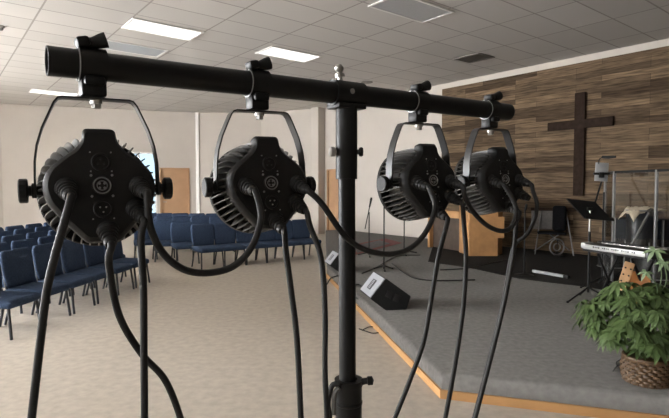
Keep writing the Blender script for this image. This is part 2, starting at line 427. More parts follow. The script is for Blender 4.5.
troffer(9.6, -.05, False, 'unlit grey ceiling panel right beside the lit one at the upper left')
troffer(2.1, 2.13, False, 'unlit blue-grey ceiling panel at the top edge nearest the stage')
for i, j in ((-3, -4), (-8, -5), (2.1, -4), (7.25, -4), (12.5, -4), (-3, -1.9), (-13, -4), (14.5, -6), (7.25, -7), (2.1, -7), (12.5, -9), (-3, -8)):
    troffer(i, j, True, 'lit ceiling panel farther back over the seating')
def ceiling_vent(i, j, w, l, label):
    t = thing('ceiling_vent', label, 'vent', cell(i, j), ANG)
    MB().box((0, 0, -.004), (w, l, .006)).build('backing', M['vent'], t, smooth=0)
    f = MB()
    for k in range(9): f.box((-w / 2 + w * (k + .5) / 9, 0, -.012), (.012, l - .06, .01), Matrix.Rotation(.5, 3, 'Y'))
    for x in (-1, 1): f.box((x * w / 2, 0, -.008), (.03, l, .014))
    for y in (-1, 1): f.box((0, y * l / 2, -.008), (w, .03, .014))
    f.build('grille', M['vent'], t, smooth=0)
ceiling_vent(3.9, 4.75, .56, .5, 'dark square return vent in the ceiling near the plank wall')
q = atz(367, 82, CEIL)
cs = thing('ceiling_speaker', 'small round grey speaker grille in the ceiling above the crossbar', 'speaker', q)
MB().lathe([(.14, 0), (.14, -.012), (.12, -.016)], (0, 0, 0), (0, 0, 1), 28).build('rim', M['vent'], cs)
MB().lathe([(.118, -.010), (.118, -.02), (.0, -.022)], (0, 0, 0), (0, 0, 1), 28).build('grille', M['vent'], cs)
q = atz(1, 26, CEIL)
MBs = MB().lathe([(.05, 0), (.05, -.02), (.03, -.03), (.03, -.06), (.02, -.07)], q, (0, 0, 1), 20).build('smoke_detector', M['vent'])
tag(MBs, 'small dark detector on the ceiling at the left edge', 'detector')

# ---------------------------------------------------------------- lighting stand
BL = atd(46.5, 60.7, .872); BR = atd(508, 112.2, 1.63)
BD = (BR - BL).normalized()
def on_bar(x):            # point of the bar axis at image column x
    r = ray(x, 150); det = BD.x * (-r.y) - (-r.x) * BD.y
    return BL + BD * ((-BL.x * (-r.y) + (-r.x) * BL.y) / det)
PB = on_bar(346.5); base = Vector((PB.x, PB.y, 0))
ls = thing('lighting_stand', 'black tripod lighting stand whose crossbar carries four stage lights', 'lighting stand', base)
MB().pipe(BL, BR, .0256, .0225, 40).build('crossbar', M['barmetal'], ls, world=True)
T = Matrix((BD, Vector((0, 0, 1)).cross(BD).normalized(), BD.cross(Vector((0, 0, 1)).cross(BD)).normalized())).transposed()
def bw(x, y, z): return PB + T @ Vector((x, y, z))
brk = MB().pipe(bw(-.045, 0, 0), bw(.045, 0, 0), .0312, .0258, 32)
brk.box(bw(0, 0, -.031), (.084, .052, .012), T, .002)
brk.build('tee_bracket', M['blackmetal'], ls, world=True)
MB().lathe([(.0055, 0), (.0055, .012), (.012, .012), (.012, .02), (.006, .022), (.011, .03), (.011, .036), (.006, .042)], bw(-.018, 0, .027), T @ Vector((-.12, 0, 1)), 12).build('bolt', M['chrome'], ls, world=True)
MB().lathe([(.0065, 0), (.0065, .004), (.003, .005)], bw(-.006, -.029, .002), T @ Vector((0, -1, 0)), 10).build('screw', M['grey'], ls, world=True)
zt = PB.z - .028; zs = atd(346, 179, PB.y).z; zc = atd(349, 386, PB.y).z
px = Vector((PB.x, PB.y, 0)); lean = Vector((.006, 0, 0))
MB().pipe(px + Vector((0, 0, zs)), px + Vector((0, 0, zt)), .0268, .0222, 32).build('sleeve', M['blackmetal'], ls, world=True)
MB().cyl(px + Vector((0, 0, .35)) + lean, px + Vector((0, 0, zt - .01)), .0212, n=32).build('inner_pole', M['barmetal'], ls, world=True)
zb = atd(346, 152, PB.y).z
MB().lathe([(.006, .02), (.006, .03), (.012, .031), (.0125, .04), (.008, .044), (.0, .045)], px + Vector((0, 0, zb)), (-1, -.25, 0), 14).build('bolt', M['chrome'], ls, world=True)
MB().lathe([(.006, .02), (.006, .03), (.010, .031), (.012, .036), (.010, .041), (.0, .042)], px + Vector((0, 0, zb)), (1, -.1, 0), 14).build('knob', M['black'], ls, world=True)
oc = px + lean
col = MB().lathe([(.0222, zc + .018), (.036, zc + .018), (.036, zc + .004), (.0335, zc), (.0335, zc - .036), (.035, zc - .038), (.035, zc - .043), (.0335, zc - .045), (.0335, zc - .10), (.031, zc - .11), (.0222, zc - .11)], oc, (0, 0, 1), 32, caps=False)
col.build('locking_collar', M['black'], ls, world=True)
MB().tube(smooth_path([oc + Vector((.03, -.005, zc + .012)), oc + Vector((.042, -.008, zc + .016)), oc + Vector((.052, -.01, zc + .018))], 4), [.006] + [.008] * 6 + [.011] * 2, 10).lathe([(.0, -.004), (.011, 0), (.011, .012), (.0, .016)], oc + Vector((.047, -.01, zc + .017)), (1, 0, .1), 12).build('clamp_knob', M['black'], ls, world=True)
lv = MB().tube(smooth_path([oc + Vector((-.022, -.03, zc + .018)), oc + Vector((-.042, -.03, zc + .012)), oc + Vector((-.052, -.03, zc - .03)), oc + Vector((-.048, -.03, zc - .07)), oc + Vector((-.056, -.03, zc - .1))], 5), .007, 8)
lv.build('lever', M['rubber'], ls, world=True)
MB().tube(smooth_path([oc + Vector((-.024, -.03, zc + .008)), oc + Vector((-.036, -.03, zc - .01)), oc + Vector((-.037, -.028, zc - .06))], 5), .006, 8).build('latch', M['fin'], ls, world=True)
MB().cyl(oc + Vector((0, 0, .03)), oc + Vector((0, 0, zc - .09)), .031, n=28).build('outer_pole', M['barmetal'], ls, world=True)
MB().lathe([(.033, .25), (.045, .25), (.045, .31), (.033, .31)], oc, (0, 0, 1), 24, caps=False).build('leg_hub', M['black'], ls, world=True)
for a in (80, 200, 320):
    dx = Vector((math.cos(math.radians(a)), math.sin(math.radians(a)), 0))
    MB().bar(oc + dx * .04 + Vector((0, 0, .28)), oc + dx * .48 + Vector((0, 0, .02)), .03, .018, bevel=.003).build('leg', M['blackmetal'], ls, world=True)

# ---------------------------------------------------------------- stage lights (local: -Y is the back plate, +Y the lens, origin at the pivot)
BANG = math.atan2(BD.y, BD.x)
DROP = .222
def rounded(poly, r=.014, n=4):
    out = []; N = len(poly)
    for i in range(N):
        a, b, c = Vector(poly[i - 1]), Vector(poly[i]), Vector(poly[(i + 1) % N]); u = (a - b); w = (c - b)
        k = min(r, u.length * .4, w.length * .4); p0 = b + u.normalized() * k; p1 = b + w.normalized() * k
        for j in range(n + 1):
            t = j / n; q = p0 * (1 - t) ** 2 + b * 2 * t * (1 - t) + p1 * t * t; out.append((q.x, q.y))
    return out
YAW = -7
def make_light():
    t = thing('stage_light', 'x', 'stage light', (0, 0, 0), 0, 'stage lights hanging from the crossbar')
    yaw = Matrix.Rotation(math.radians(YAW), 4, 'Z'); tilt = yaw @ Matrix.Rotation(math.radians(-7), 4, 'X')
    # finned body
    core = MB().lathe([(.060, -.036), (.068, -.03), (.072, 0), (.074, .04), (.074, .05)], (0, 0, 0), (0, 1, 0), 40)
    NF = 42
    prof = [(-.038, .084), (-.030, .091), (-.014, .0965), (.008, .0995), (.034, .101), (.048, .101)]
    for k in range(NF):
        a0 = 2 * PI * k / NF
        vs = []; 
        for y, ro in prof:
            tw = a0 + (y + .036) * .5
            rd = Vector((math.cos(tw), 0, math.sin(tw))); tg = Vector((-rd.z, 0, rd.x)); yv = Vector((0, y, 0))
            for r_, s_ in ((.060, -1), (.060, 1), (ro, .75), (ro, -.75)): vs.append(rd * r_ + tg * (.0013 * s_) + yv)
        fs = [[0, 1, 2, 3], [len(vs) - 1, len(vs) - 2, len(vs) - 3, len(vs) - 4]]
        for i in range(len(prof) - 1):
            for q in range(4): fs.append([i * 4 + q, i * 4 + (q + 1) % 4, i * 4 + 4 + (q + 1) % 4, i * 4 + 4 + q])
        core.add(vs, fs)
    core.xform(tilt).build('heat_sink', M['fin'], t)
    MB().lathe([(.07, .046), (.099, .046), (.1015, .049), (.1015, .060), (.098, .064), (.088, .064), (.088, .054), (.07, .054)], (0, 0, 0), (0, 1, 0), 44, caps=False).xform(tilt).build('bezel', M['black'], t)
    MB().lathe([(.0, .055), (.087, .055), (.087, .059), (.05, .062), (0, .063)], (0, 0, 0), (0, 1, 0), 40).xform(tilt).build('lens', M['lens'], t)
    half = [(.026, .103), (.028, .082), (.039, .066), (.061, .050), (.084, .028), (.0915, .001), (.085, -.027), (.060, -.060), (.040, -.082), (.026, -.098)]
    base_ = half + [(-x, z) for x, z in reversed(half)]
    def sc(k, off=0): return rounded([((abs(x) - off) * (1 if x > 0 else -1) * k, z * k) for x, z in base_], .013)
    P0, P1, P2, P3 = sc(.985), sc(1.0), sc(.97), sc(.90)
    cov = MB().prism(P0, lambda x, z, y: Vector((x, y, z)), [(-.024, P0), (-.040, P1), (-.052, P2), (-.058, P3)])
    cov.xform(tilt).build('rear_cover', M['black'], t)
    # sockets down the centre line
    YB = -.058
    for z, kind in ((.041, 0), (0., 1), (-.040, 2)):
        s_ = MB().lathe([(.016, 0), (.016, .0025), (.0145, .004), (.0125, .004), (.012, .001), (0, .001)], (0, YB + .0005, z), (0, -1, 0), 28)
        o = s_.xform(tilt).build('socket', [M['black'], M['rubber'], M['black']][kind], t)
        if kind == 1:
            MB().torus((0, YB - .004, z), (0, 1, 0), .0135, .0011, 28, 6).torus((0, YB - .003, z), (0, 1, 0), .008, .0008, 24, 6).xform(tilt).build('ring', M['grey'], o)
        pins = MB()
        for a in ((90, 210, 330) if kind == 0 else (45, 135, 225, 315) if kind == 1 else (270, 30, 150)):
            c = Vector((.0055 * math.cos(math.radians(a)), 0, .0055 * math.sin(math.radians(a)) + z))
            pins.cyl(c + Vector((0, YB, 0)), c + Vector((0, YB - (.0035 if kind == 2 else .002), 0)), .0014 if kind == 2 else .0022, n=8)
        pins.xform(tilt).build('pin', M['chrome'] if kind == 2 else M['hole'] if kind == 0 else M['grey'], o)
    scr = MB()
    for z in (.058, .018, -.018, -.057, .025):
        for x in (-.0165, .0165): scr.cyl((x, YB + .001, z), (x, YB - .0015, z), .0022 if abs(z) < .02 else .0014, n=8)
    scr.xform(tilt).build('screw', M['grey'], t)
    # cable glands
    for (x, z), dr in GL:
        d = Vector(dr).normalized(); o = Vector((x, YB + .004, z))
        g = MB().lathe([(.019, -.004), (.019, .004), (.0165, .006), (.0165, .012), (.0135, .013), (.0145, .016), (.0145, .020), (.0120, .021), (.0128, .025), (.0128, .029), (.0105, .031), (.0110, .036), (.0095, .041), (.0085, .043)], o, d, 18)
        g.xform(tilt).build('cable_gland', M['rubber'], t)
    # yoke: flat strip bent round the body
    def strip(pts, w, th):
        mb = MB(); vs = []; fs = []; P = [Vector(q) for q in pts]
        for i, q in enumerate(P):
            d = (P[min(i + 1, len(P) - 1)] - P[max(i - 1, 0)]).normalized(); nn = Vector((-d.z, 0, d.x)) * (th / 2)
            for a, b in ((-1, -1), (-1, 1), (1, 1), (1, -1)): vs.append(q + nn * a + Vector((0, w / 2 * b, 0)))
        for i in range(len(P) - 1):
            for k in range(4): fs.append([i * 4 + k, i * 4 + (k + 1) % 4, i * 4 + 4 + (k + 1) % 4, i * 4 + 4 + k])
        fs += [[0, 1, 2, 3], [len(vs) - 1, len(vs) - 2, len(vs) - 3, len(vs) - 4]]
        return mb.add(vs, fs)
    YT = DROP - .058
    yh = [(.1005, 0, -.012), (.101, 0, .02), (.100, 0, .05), (.096, 0, .078), (.087, 0, .108), (.073, 0, .140), (.067, 0, .153), (.061, 0, YT - .0035), (.054, 0, YT - .0015), (.03, 0, YT - .0015)]
    yk = [Vector(q) for q in yh] + [Vector((-q[0], 0, q[2])) for q in reversed(yh)]
    strip(yk, .027, .003).xform(yaw).build('yoke', M['yoke'], t, smooth=40)
    for sx in (-1, 1):
        k = MB().lathe([(.008, .070), (.008, .100), (.013, .100), (.013, .106), (.009, .107), (.009, .111), (.0195, .112), (.021, .114), (.021, .124), (.019, .126), (0, .126)], (0, 0, 0), (sx, 0, 0), 12, caps=True)
        k.xform(yaw).build('knob', M['black'], t, smooth=25)
    # hook clamp
    ZB = DROP
    OX = -.005
    cl = MB().pipe((-.022, 0, ZB), (.022, 0, ZB), .0312, .0262, 36)
    cl.box((0, 0, ZB - .041), (.042, .034, .030), None, .004); cl.box((0, -.004, ZB - .03), (.034, .046, .016), None, .004)
    SH = Matrix.Translation((OX, 0, 0))
    co_ = cl.xform(SH).build('clamp', M['blackmetal'], t, smooth=30)
    MB().cyl((0, 0, YT - .0035), (0, 0, YT - .010), .0105, n=20).cyl((0, 0, YT - .010), (0, 0, YT - .018), .0085, n=6).build('bolt', M['chrome'], co_, smooth=20)
    MB().torus((-.0228, 0, ZB), (1, 0, 0), .0288, .0011, 36, 6).xform(SH).build('edge', M['grey'], co_)
    R = Matrix.Rotation(math.radians(-14), 3, 'Y')
    MB().box((-.016, -.012, ZB + .036), (.022, .03, .018), R, .005).xform(SH).build('hinge', M['blackmetal'], co_, smooth=30)
    wl = MB()
    wl.tube([Vector((-.012, -.012, ZB + .036)), Vector((.000, -.014, ZB + .037)), Vector((.013, -.018, ZB + .041)), Vector((.022, -.020, ZB + .044))], [.009, .010, .013, .014], 12)
    wl.xform(SH).build('wing_lever', M['black'], co_, smooth=30)
    return t
GL = [((-.054, -.004), (.10, -1, -.45)), ((.061, -.003), (.12, -1, -.45)), ((.054, -.042), (.14, -1, -.6)), ((.006, -.079), (.02, -1, -.65))]
light0 = make_light(); index_kids()
cols = [99, 261, 419.5, 491]
LBL = ['black finned stage light hanging from the open left end of the crossbar',
       'black finned stage light second from the left, just left of the stand pole',
       'black finned stage light third from the left, just right of the stand pole',
       'black finned stage light at the far right end of the crossbar']
LP = []
for k, x in enumerate(cols):
    o = light0 if k == 0 else copy_tree(light0)
    q = on_bar(x); o.location = q - Vector((0, 0, DROP)); o.rotation_euler = (0, -math.asin(BD.z), BANG); o['label'] = LBL[k]; LP.append(o)
SC.view_layers.update() if hasattr(SC.view_layers, 'update') else None
def gl_exit(k, g):
    (x, z), dr = GL[g]; q = Vector((x, -.054, z)) + Vector(dr).normalized() * .036
    R3 = Matrix.Rotation(math.radians(YAW), 3, 'Z') @ Matrix.Rotation(math.radians(-7), 3, 'X'); q = R3 @ q; d = R3 @ Vector(dr).normalized()
    mm = parent_matrix(LP[k]); return mm @ q, (mm.to_3x3() @ d)
def cable(k, g, pts, label, r=.0072, end=None):
    a, d = gl_exit(k, g)
    P = [a, a + d * .014]
    ya = P[-1].y - .006; yb = (gl_exit(*end)[0].y - .02) if end else ya + (.14 if (k, g) == (0, 3) else -.01)
    N_ = len(pts)
    P += [atd(q[0], q[1], ya + (yb - ya) * ((i + .5) / N_ if end else (i + 1) / N_)) for i, q in enumerate(pts)]
    if not end:
        q = P[-1]; P += [Vector((q.x, q.y, q.z - .06 - (q.z - .3) * f_)) for f_ in (0, .2, .5, .8)] + [Vector((q.x, q.y, .2)), Vector((q.x, q.y, .1)), Vector((q.x + .04, q.y - .02, .02)), Vector((q.x + .3, q.y + .08, .012))]
    if end:
        b, e = gl_exit(*end); P += [b + e * .014, b]
    if (k, g) == (3, 1):
        for i, p_ in enumerate(P[6:]): p_.y += .016
    tag(MB().tube(smooth_path(P, 8), r, 12).build('power_cable', M['rubber']), label, 'cable', 'black power cables of the stage lights')
D1, D2, D3, D4 = [o.location.y for o in LP]
cable(0, 0, [(65, 220), (56, 252), (47, 290), (40.5, 340), (32, 415), (28, 450)], 'thick black cable hanging down from the left socket of the leftmost stage light', .0064)
cable(0, 3, [(109, 265, .87), (119, 315, .88), (141, 353, .89), (165, 380, .9), (181, 420, .9), (186, 450, .9)], 'black cable from the bottom of the leftmost stage light, swinging right', .0062)
cable(0, 2, [(141, 240, .86), (143.5, 290, .87), (144, 350, .88), (144.5, 420, .88), (144.5, 450, .88)], 'straight black cable hanging from the lower right of the leftmost stage light', .0062)
cable(0, 1, [(150, 226, .86), (163, 253, .87), (183, 269, .9), (206, 273, .93), (232, 267, .95), (251, 248, .97), (261, 218, .98)], 'looped black cable joining the first and second stage lights from the left', .0066, (1, 0))
cable(1, 3, [(286, 252), (291, 290), (297, 340), (301, 420), (302, 450)], 'black cable from the bottom of the second stage light', .0062)
cable(1, 2, [(310, 226, 1.04), (321, 258, 1.05), (325, 310, 1.06), (325, 370, 1.06), (327, 420, 1.06), (327, 450, 1.06)], 'black cable dropping just left of the stand pole', .006)
cable(1, 1, [(322, 204, 1.05), (345, 236, 1.09), (366, 250, 1.13), (391, 254, 1.18), (412, 247, 1.22), (427, 230, 1.26), (435, 207, 1.29)], 'looped black cable sagging in front of the stand pole', .0066, (2, 0))
cable(2, 3, [(445, 231), (439, 254), (433, 288), (424, 340), (410, 380), (394, 420), (384, 445)], 'black cable running down from the third stage light towards the stand foot', .0062)
cable(2, 2, [(464, 225, 1.35), (466, 260, 1.36), (463, 310, 1.37), (455, 365, 1.38), (445, 420, 1.38), (440, 450, 1.38)], 'black cable hanging over the stage corner from the third stage light', .0062)
cable(2, 1, [(465, 197, 1.38), (474, 213, 1.40), (488, 226, 1.42), (502, 231, 1.44), (512, 226, 1.46), (516, 208, 1.48)], 'short looped black cable joining the two right stage lights', .0066, (3, 0))
cable(3, 3, [(516, 225, 1.54), (514, 250, 1.54), (506, 295, 1.54), (493, 350, 1.54), (475, 420, 1.54), (468, 450, 1.54)], 'black cable hanging straight from the rightmost stage light over the stage', .0062)
cable(3, 1, [(533, 191), (537, 205), (534, 221), (526, 235), (517, 245), (512, 262), (506.5, 295), (493.5, 350), (475.5, 420), (468.5, 450)], 'black cable bulging right of the rightmost stage light and falling beside another', .006)

# ---------------------------------------------------------------- chairs
def make_chair():
    t = thing('padded_chair', 'x', 'chair', (0, 0, 0))
    W = .458
    s_ = MB(); s_.box((0, 0, .345), (W, .46, .085), Matrix.Rotation(math.radians(2), 3, 'X'), .034, 3)
    s_.build('seat', M['blue'], t, smooth=60)
    hw, hh = W / 2 - .005, .205
    out = rounded([(-hw * .93, -hh), (hw * .93, -hh), (hw, -hh * .2), (hw * .98, hh * .80), (hw * .84, hh), (-hw * .84, hh), (-hw * .98, hh * .80), (-hw, -hh * .2)], .035, 3)
    def sc(k): return [(x * k, z * k) for x, z in out]
    b = MB().prism(out, lambda x, z, y: Vector((x, y - .30 * x * x, z)), [(-.034, sc(.86)), (-.028, sc(.95)), (-.012, sc(1)), (.016, sc(1)), (.026, sc(.95)), (.03, sc(.86))])
    b.xform(Matrix.Translation((0, .25, .59)) @ Matrix.Rotation(math.radians(-9), 4, 'X')); b.build('backrest', M['blue'], t, smooth=60)
    for sx in (-1, 1):
        MB().tube([(sx * .20, -.19, .32), (sx * .215, -.225, 0)], .0145, 8).build('leg', M['chairleg'], t)
        MB().tube([(sx * .20, .16, .32), (sx * .215, .24, 0)], .0145, 8).build('leg', M['chairleg'], t)
    f = MB()
    for sx in (-1, 1):
        f.tube(smooth_path([(sx * .205, -.19, .308), (sx * .205, .15, .308), (sx * .205, .21, .36), (sx * .205, .262, .62)], 4), .012, 8)
    f.tube([(-.2, -.17, .306), (.2, -.17, .306)], .010, 6).tube([(-.2, .15, .306), (.2, .15, .306)], .010, 6)
    f.build('frame', M['chairleg'], t)
    return t
chair0 = make_chair(); index_kids(); used = [False]
def chair(x, y, az, label, group):        # az: compass bearing the sitter faces (0 = away from the camera, 90 = right)
    o = copy_tree(chair0) if used[0] else chair0; used[0] = True
    o.location = (x, y, 0); a = math.radians(az); o.rotation_euler = (0, 0, math.atan2(math.cos(a), math.sin(a)) + PI / 2)
    o['label'] = label; o['group'] = group
ORD = ['first', 'second', 'third', 'fourth', 'fifth', 'sixth', 'seventh', 'eighth']
rows = [(5.07, -3.34, 6, 'front'), (6.1, -3.97, 5, 'second'), (6.75, -4.58, 5, 'third'), (7.85, -5.2, 5, 'fourth'), (8.5, -5.82, 5, 'rearmost')]
for y0, x0, cnt, rn in rows:
    for k in range(cnt):
        y = y0 + .505 * k; lab = 'blue padded chair, %s seat from the camera end of the %s left block row' % (ORD[k], rn)
        if rn == 'front' and k == cnt - 1: lab = 'blue padded chair at the far end of the front left block row'
        chair(x0 + .087 * (y - 5.1), y, 95, lab, 'blue padded chairs of the left block')
# centre block: front row measured by its front feet
fr = [(146, 260.0, 158), (166.5, 261.5, 155), (188, 264.5, 150), (213, 268.8, 143), (235.6, 266.4, 143), (257, 264.2, 143), (277, 262.2, 143), (295.5, 260.4, 143), (313, 258.6, 143)]
for k, (x, y, az) in enumerate(fr):
    q = atz(x, y); a = math.radians(az); c = q - Vector((math.sin(a), math.cos(a), 0)) * .225
    lab = 'blue padded chair facing us, %s from the left in the front centre row' % (ORD[k] if k else 'first') if k < 8 else 'blue padded chair at the right end of the front centre row, beside the stand pole'
    chair(c.x, c.y, az, lab, 'blue padded chairs of the centre block')
for rn, y0, az, xs, dy in (('second', 11.6, 152, (146, 165, 183.5, 202, 221, 240), .04), ('rearmost', 13.3, 152, (150, 166, 182, 199, 216), -.05)):
    for k, x in enumerate(xs):
        yy = y0 + dy * k; c = Vector(((x - 334.5) / F * yy, yy, 0))
        chair(c.x, c.y, az, 'blue padded chair, %s from the left in the %s centre row' % (ORD[k] if k else 'first', rn), 'blue padded chairs of the centre block')

# ---------------------------------------------------------------- stage monitors
def wedge(loc, az, scale, label):
    t = thing('stage_monitor', label, 'speaker', loc, 0, 'wedge monitors on the stage edge')
    a = math.radians(az); Ld = Vector((math.sin(a), math.cos(a), 0)); Sd = Vector((math.cos(a), -math.sin(a), 0)); L = .46 * scale
    cs_ = [(0, .34), (.275, .14), (.225, 0), (.0, 0), (-.17, .13)]
    cs_ = [(x * scale, z * scale) for x, z in cs_]
    def w(x, z, l): return Sd * x + Vector((0, 0, z)) + Ld * l
    P = rounded(cs_, .012, 2)
    MB().prism(P, lambda x, z, l: w(x, z, l), [(0, P), (L, P)]).build('cabinet', M['speakerblack'], t, smooth=30)
    A, E_ = Vector((cs_[0][0], cs_[0][1])), Vector((cs_[4][0], cs_[4][1])); g = E_ - A; nn = Vector((-.78, .62)) 
    nn = Vector((g.y, -g.x)).normalized()
    if nn.x > 0: nn = -nn
    def gp(s_, l, o): q = A + g * s_ + nn * o; return w(q.x, q.y, l)
    mb = MB()
    def slab(mb, s0, s1, l0, l1, o0, o1):
        vs = [gp(s, l, o) for o in (o0, o1) for s, l in ((s0, l0), (s1, l0), (s1, l1), (s0, l1))]
        mb.add(vs, [[0, 1, 2, 3], [4, 5, 6, 7], [0, 1, 5, 4], [1, 2, 6, 5], [2, 3, 7, 6], [3, 0, 4, 7]]); return mb
    gr = slab(mb, .04, .96, .015, L - .015, .001, .010).build('grille', M['grille'], t, smooth=0)
    slab(MB(), .27, .73, L * .36, L * .64, .010, .0125).build('badge', M['keyblack'], gr, smooth=0)
    lt = MB()
    for k in range(6): slab(lt, .31 + .066 * k, .31 + .066 * k + .042, L * .44, L * .56, .0125, .0135)
    lt.build('badge_lettering', M['grille'], gr, smooth=0)
    hd = MB()
    for z0 in (0, 1):
        c = w((.035 + .085 * z0) * scale, (.17 - .045 * z0) * scale, -.001)
        hd.box(c, (.07 * scale, .008, .075 * scale), Matrix((Sd, Ld, Vector((0, 0, 1)))).transposed() @ Matrix.Rotation(.45, 3, 'Y'), .002)
    hd.build('handle', M['hole'], t)
    return t
q = atz(386, 310.5, STAGE)
wedge(q, -11, 1.0, 'black wedge stage monitor with pale grille on the stage edge')
q = atz(339.5, 272.5, STAGE)
wedge(q, -14, .86, 'farther black wedge stage monitor with pale grille beside the stand pole')

# ---------------------------------------------------------------- pulpit
pq = atz(483, 256, STAGE)
pu = thing('wooden_pulpit', 'light oak pulpit with a dark panelled side wing on the stage', 'pulpit', pq)
dz = Vector((0, 0, 1))
a0 = atz(469, 256.5, STAGE); a1 = atz(497.5, 256.5, STAGE); b0 = atz(459, 252.5, STAGE); b1 = Vector((a1.x + .22, a1.y + .4, STAGE))
depth = Vector((.05, .45, 0))
poly = [a0, a1, b1, b1 + Vector((-.1, .2, 0)), b0 + Vector((.1, .3, 0)), b0]
MB().extrude([(q.x, q.y) for q in poly], STAGE, STAGE + 1.08).build('column', M['pulpit'], pu, world=True, smooth=0)
MB().extrude([((q.x - pq.x) * 1.12 + pq.x, (q.y - pq.y) * 1.12 + pq.y - .01) for q in poly], STAGE + 1.08, STAGE + 1.12).build('top', M['pulpit'], pu, world=True, smooth=0)
fw_ = Vector((b1.x - a1.x, b1.y - a1.y, 0)).normalized()
MB().bar(a1 + Vector((.06, .1, .35)), a1 + Vector((.06, .1, .75)), .12, .2, (0, 1, 0)).build('side_shelf', M['pulpit'], pu, world=True, smooth=0)
wl0 = atz(428, 247, STAGE); wl1 = atz(459.5, 252.4, STAGE)
wd = (wl1 - wl0).normalized(); wn = Vector((-wd.y, wd.x, 0)); Lw = (wl1 - wl0).length
R = Matrix((wd, wn, Vector((0, 0, 1)))).transposed(); mid = (wl0 + wl1) / 2
Hw = .80
MB().box(mid + wn * .1 + dz * (Hw / 2 - .04), (Lw - .05, .03, Hw - .08), R).build('wing_panel', M['pulpitdark'], pu, world=True, smooth=0)
MB().box(wl0 + wd * .035 + wn * .08 + dz * (Hw / 2), (.07, .18, Hw), R).build('wing_post', M['pulpit'], pu, world=True, smooth=0)
MB().box(mid + wn * .1 + dz * (Hw - .05), (Lw, .24, .14), R).build('wing_rail', M['pulpit'], pu, world=True, smooth=0)

# ---------------------------------------------------------------- cross
def onwall(x, y):
    r = ray(x, y); t = (WV - .035) / (r.x * V.x + r.y * V.y); return Vector((r.x * t, r.y * t, CAMH + r.z * t))
cr = thing('wall_cross', 'large dark wooden cross on the plank wall behind the stage', 'cross', uv(4.68, WV - .035, 1.32))
Rw = Matrix((U, V, Vector((0, 0, 1)))).transposed()
MB().box(uv(4.68, WV - .067, 2.31), (.20, .06, 1.98), Rw, .004).build('upright', M['cross'], cr, world=True, smooth=20)
MB().box(uv(4.695, WV - .0675, 2.70), (1.25, .065, .17), Rw, .004).build('crossbeam', M['cross'], cr, world=True, smooth=20)

# ---------------------------------------------------------------- music stand, tablet stand, mic stands
def tripod(name, t, c, z0, hub, spread, r=.009, start=20, m=None):
    for k in range(3):
        a = math.radians(start + 120 * k); e = Vector((math.cos(a) * spread, math.sin(a) * spread, 0))
        MB().tube([c + dz * (z0 + hub), c + e + dz * (z0 + .012)], r, 8).lathe([(.0, -.012), (r * 1.5, -.008), (r * 1.5, .012), (0, .016)], c + e + dz * (z0 + .012), (0, 0, 1), 8).build('leg', m or M['blackmetal'], t, world=True)
mc = atz(588, 301, STAGE); mc.z = 0
ms = thing('music_stand', 'black music stand with tilted desk behind the silver keyboard', 'music stand', (mc.x, mc.y, STAGE))
tripod('leg', ms, mc, STAGE, .16, .30, .010, 200)
MB().tube([mc + dz * (STAGE + .1), mc + dz * .98], .014, 12).build('lower_pole', M['blackmetal'], ms, world=True)
MB().tube([mc + dz * .96, mc + dz * 1.22], .0095, 12).build('upper_pole', M['chrome'], ms, world=True)
ym = mc.y
dk = [atd(566.5, 198.5, ym + .12), atd(595, 201.5, ym + .12), atd(613, 220.5, ym - .06), atd(584.5, 218, ym - .06)]
nd = (dk[1] - dk[0]).cross(dk[3] - dk[0]).normalized()
MB().add(dk + [p + nd * .012 for p in dk], [[0, 1, 2, 3], [4, 5, 6, 7], [0, 1, 5, 4], [1, 2, 6, 5], [2, 3, 7, 6], [3, 0, 4, 7]]).build('desk', M['blackmetal'], ms, world=True, smooth=0)
e = (dk[2] - dk[3]).normalized()
MB().bar(dk[3] - nd * .02, dk[2] - nd * .02, .05, .004, nd).build('ledge', M['blackmetal'], ms, world=True, smooth=0)
MB().lathe([(.0, -.03), (.02, -.03), (.02, .03), (0, .03)], mc + dz * 1.235 , (1, 0, 0), 12).build('hinge', M['black'], ms, world=True)

tcn = atd(602.5, 250, 6.5); tcn.z = 0
ts = thing('tablet_stand', 'black microphone stand carrying a white tablet, before the plank wall', 'stand', (tcn.x, tcn.y, STAGE))
tripod('leg', ts, tcn, STAGE, .14, .3, .009, 70)
MB().tube([tcn + dz * (STAGE + .08), tcn + dz * 1.42], .011, 10).build('pole', M['blackmetal'], ts, world=True)
p0 = atd(594, 206, 6.4); p1 = atd(602, 180, 6.5); p2 = atd(598.5, 167, 6.45); p3 = atd(602, 157.5, 6.4); p4 = atd(604, 157, 6.38)
MB().tube([p0, p1, atd(604, 170, 6.5)], .011, 8).build('boom_arm', M['blackmetal'], ts, world=True)
MB().tube(smooth_path([p2, atd(599, 160, 6.42), p3, p4], 6), .006, 8).build('gooseneck', M['blackmetal'], ts, world=True)
MB().tube([atd(602.5, 157, 6.38), atd(609, 157.3, 6.3), atd(615.5, 156.8, 6.22)], [.018, .02, .013], 12).build('microphone', M['black'], ts, world=True)
MB().box(atd(601.5, 172, 6.44), (.165, .014, .235), Matrix.Rotation(.06, 3, 'Y'), .004).build('tablet', M['tablet'], ts, world=True)
MB().box(atd(601.5, 173.7, 6.42), (.205, .03, .03), None, .006).box(atd(601.5, 175, 6.41), (.06, .035, .07), None, .008).build('holder', M['black'], ts, world=True)

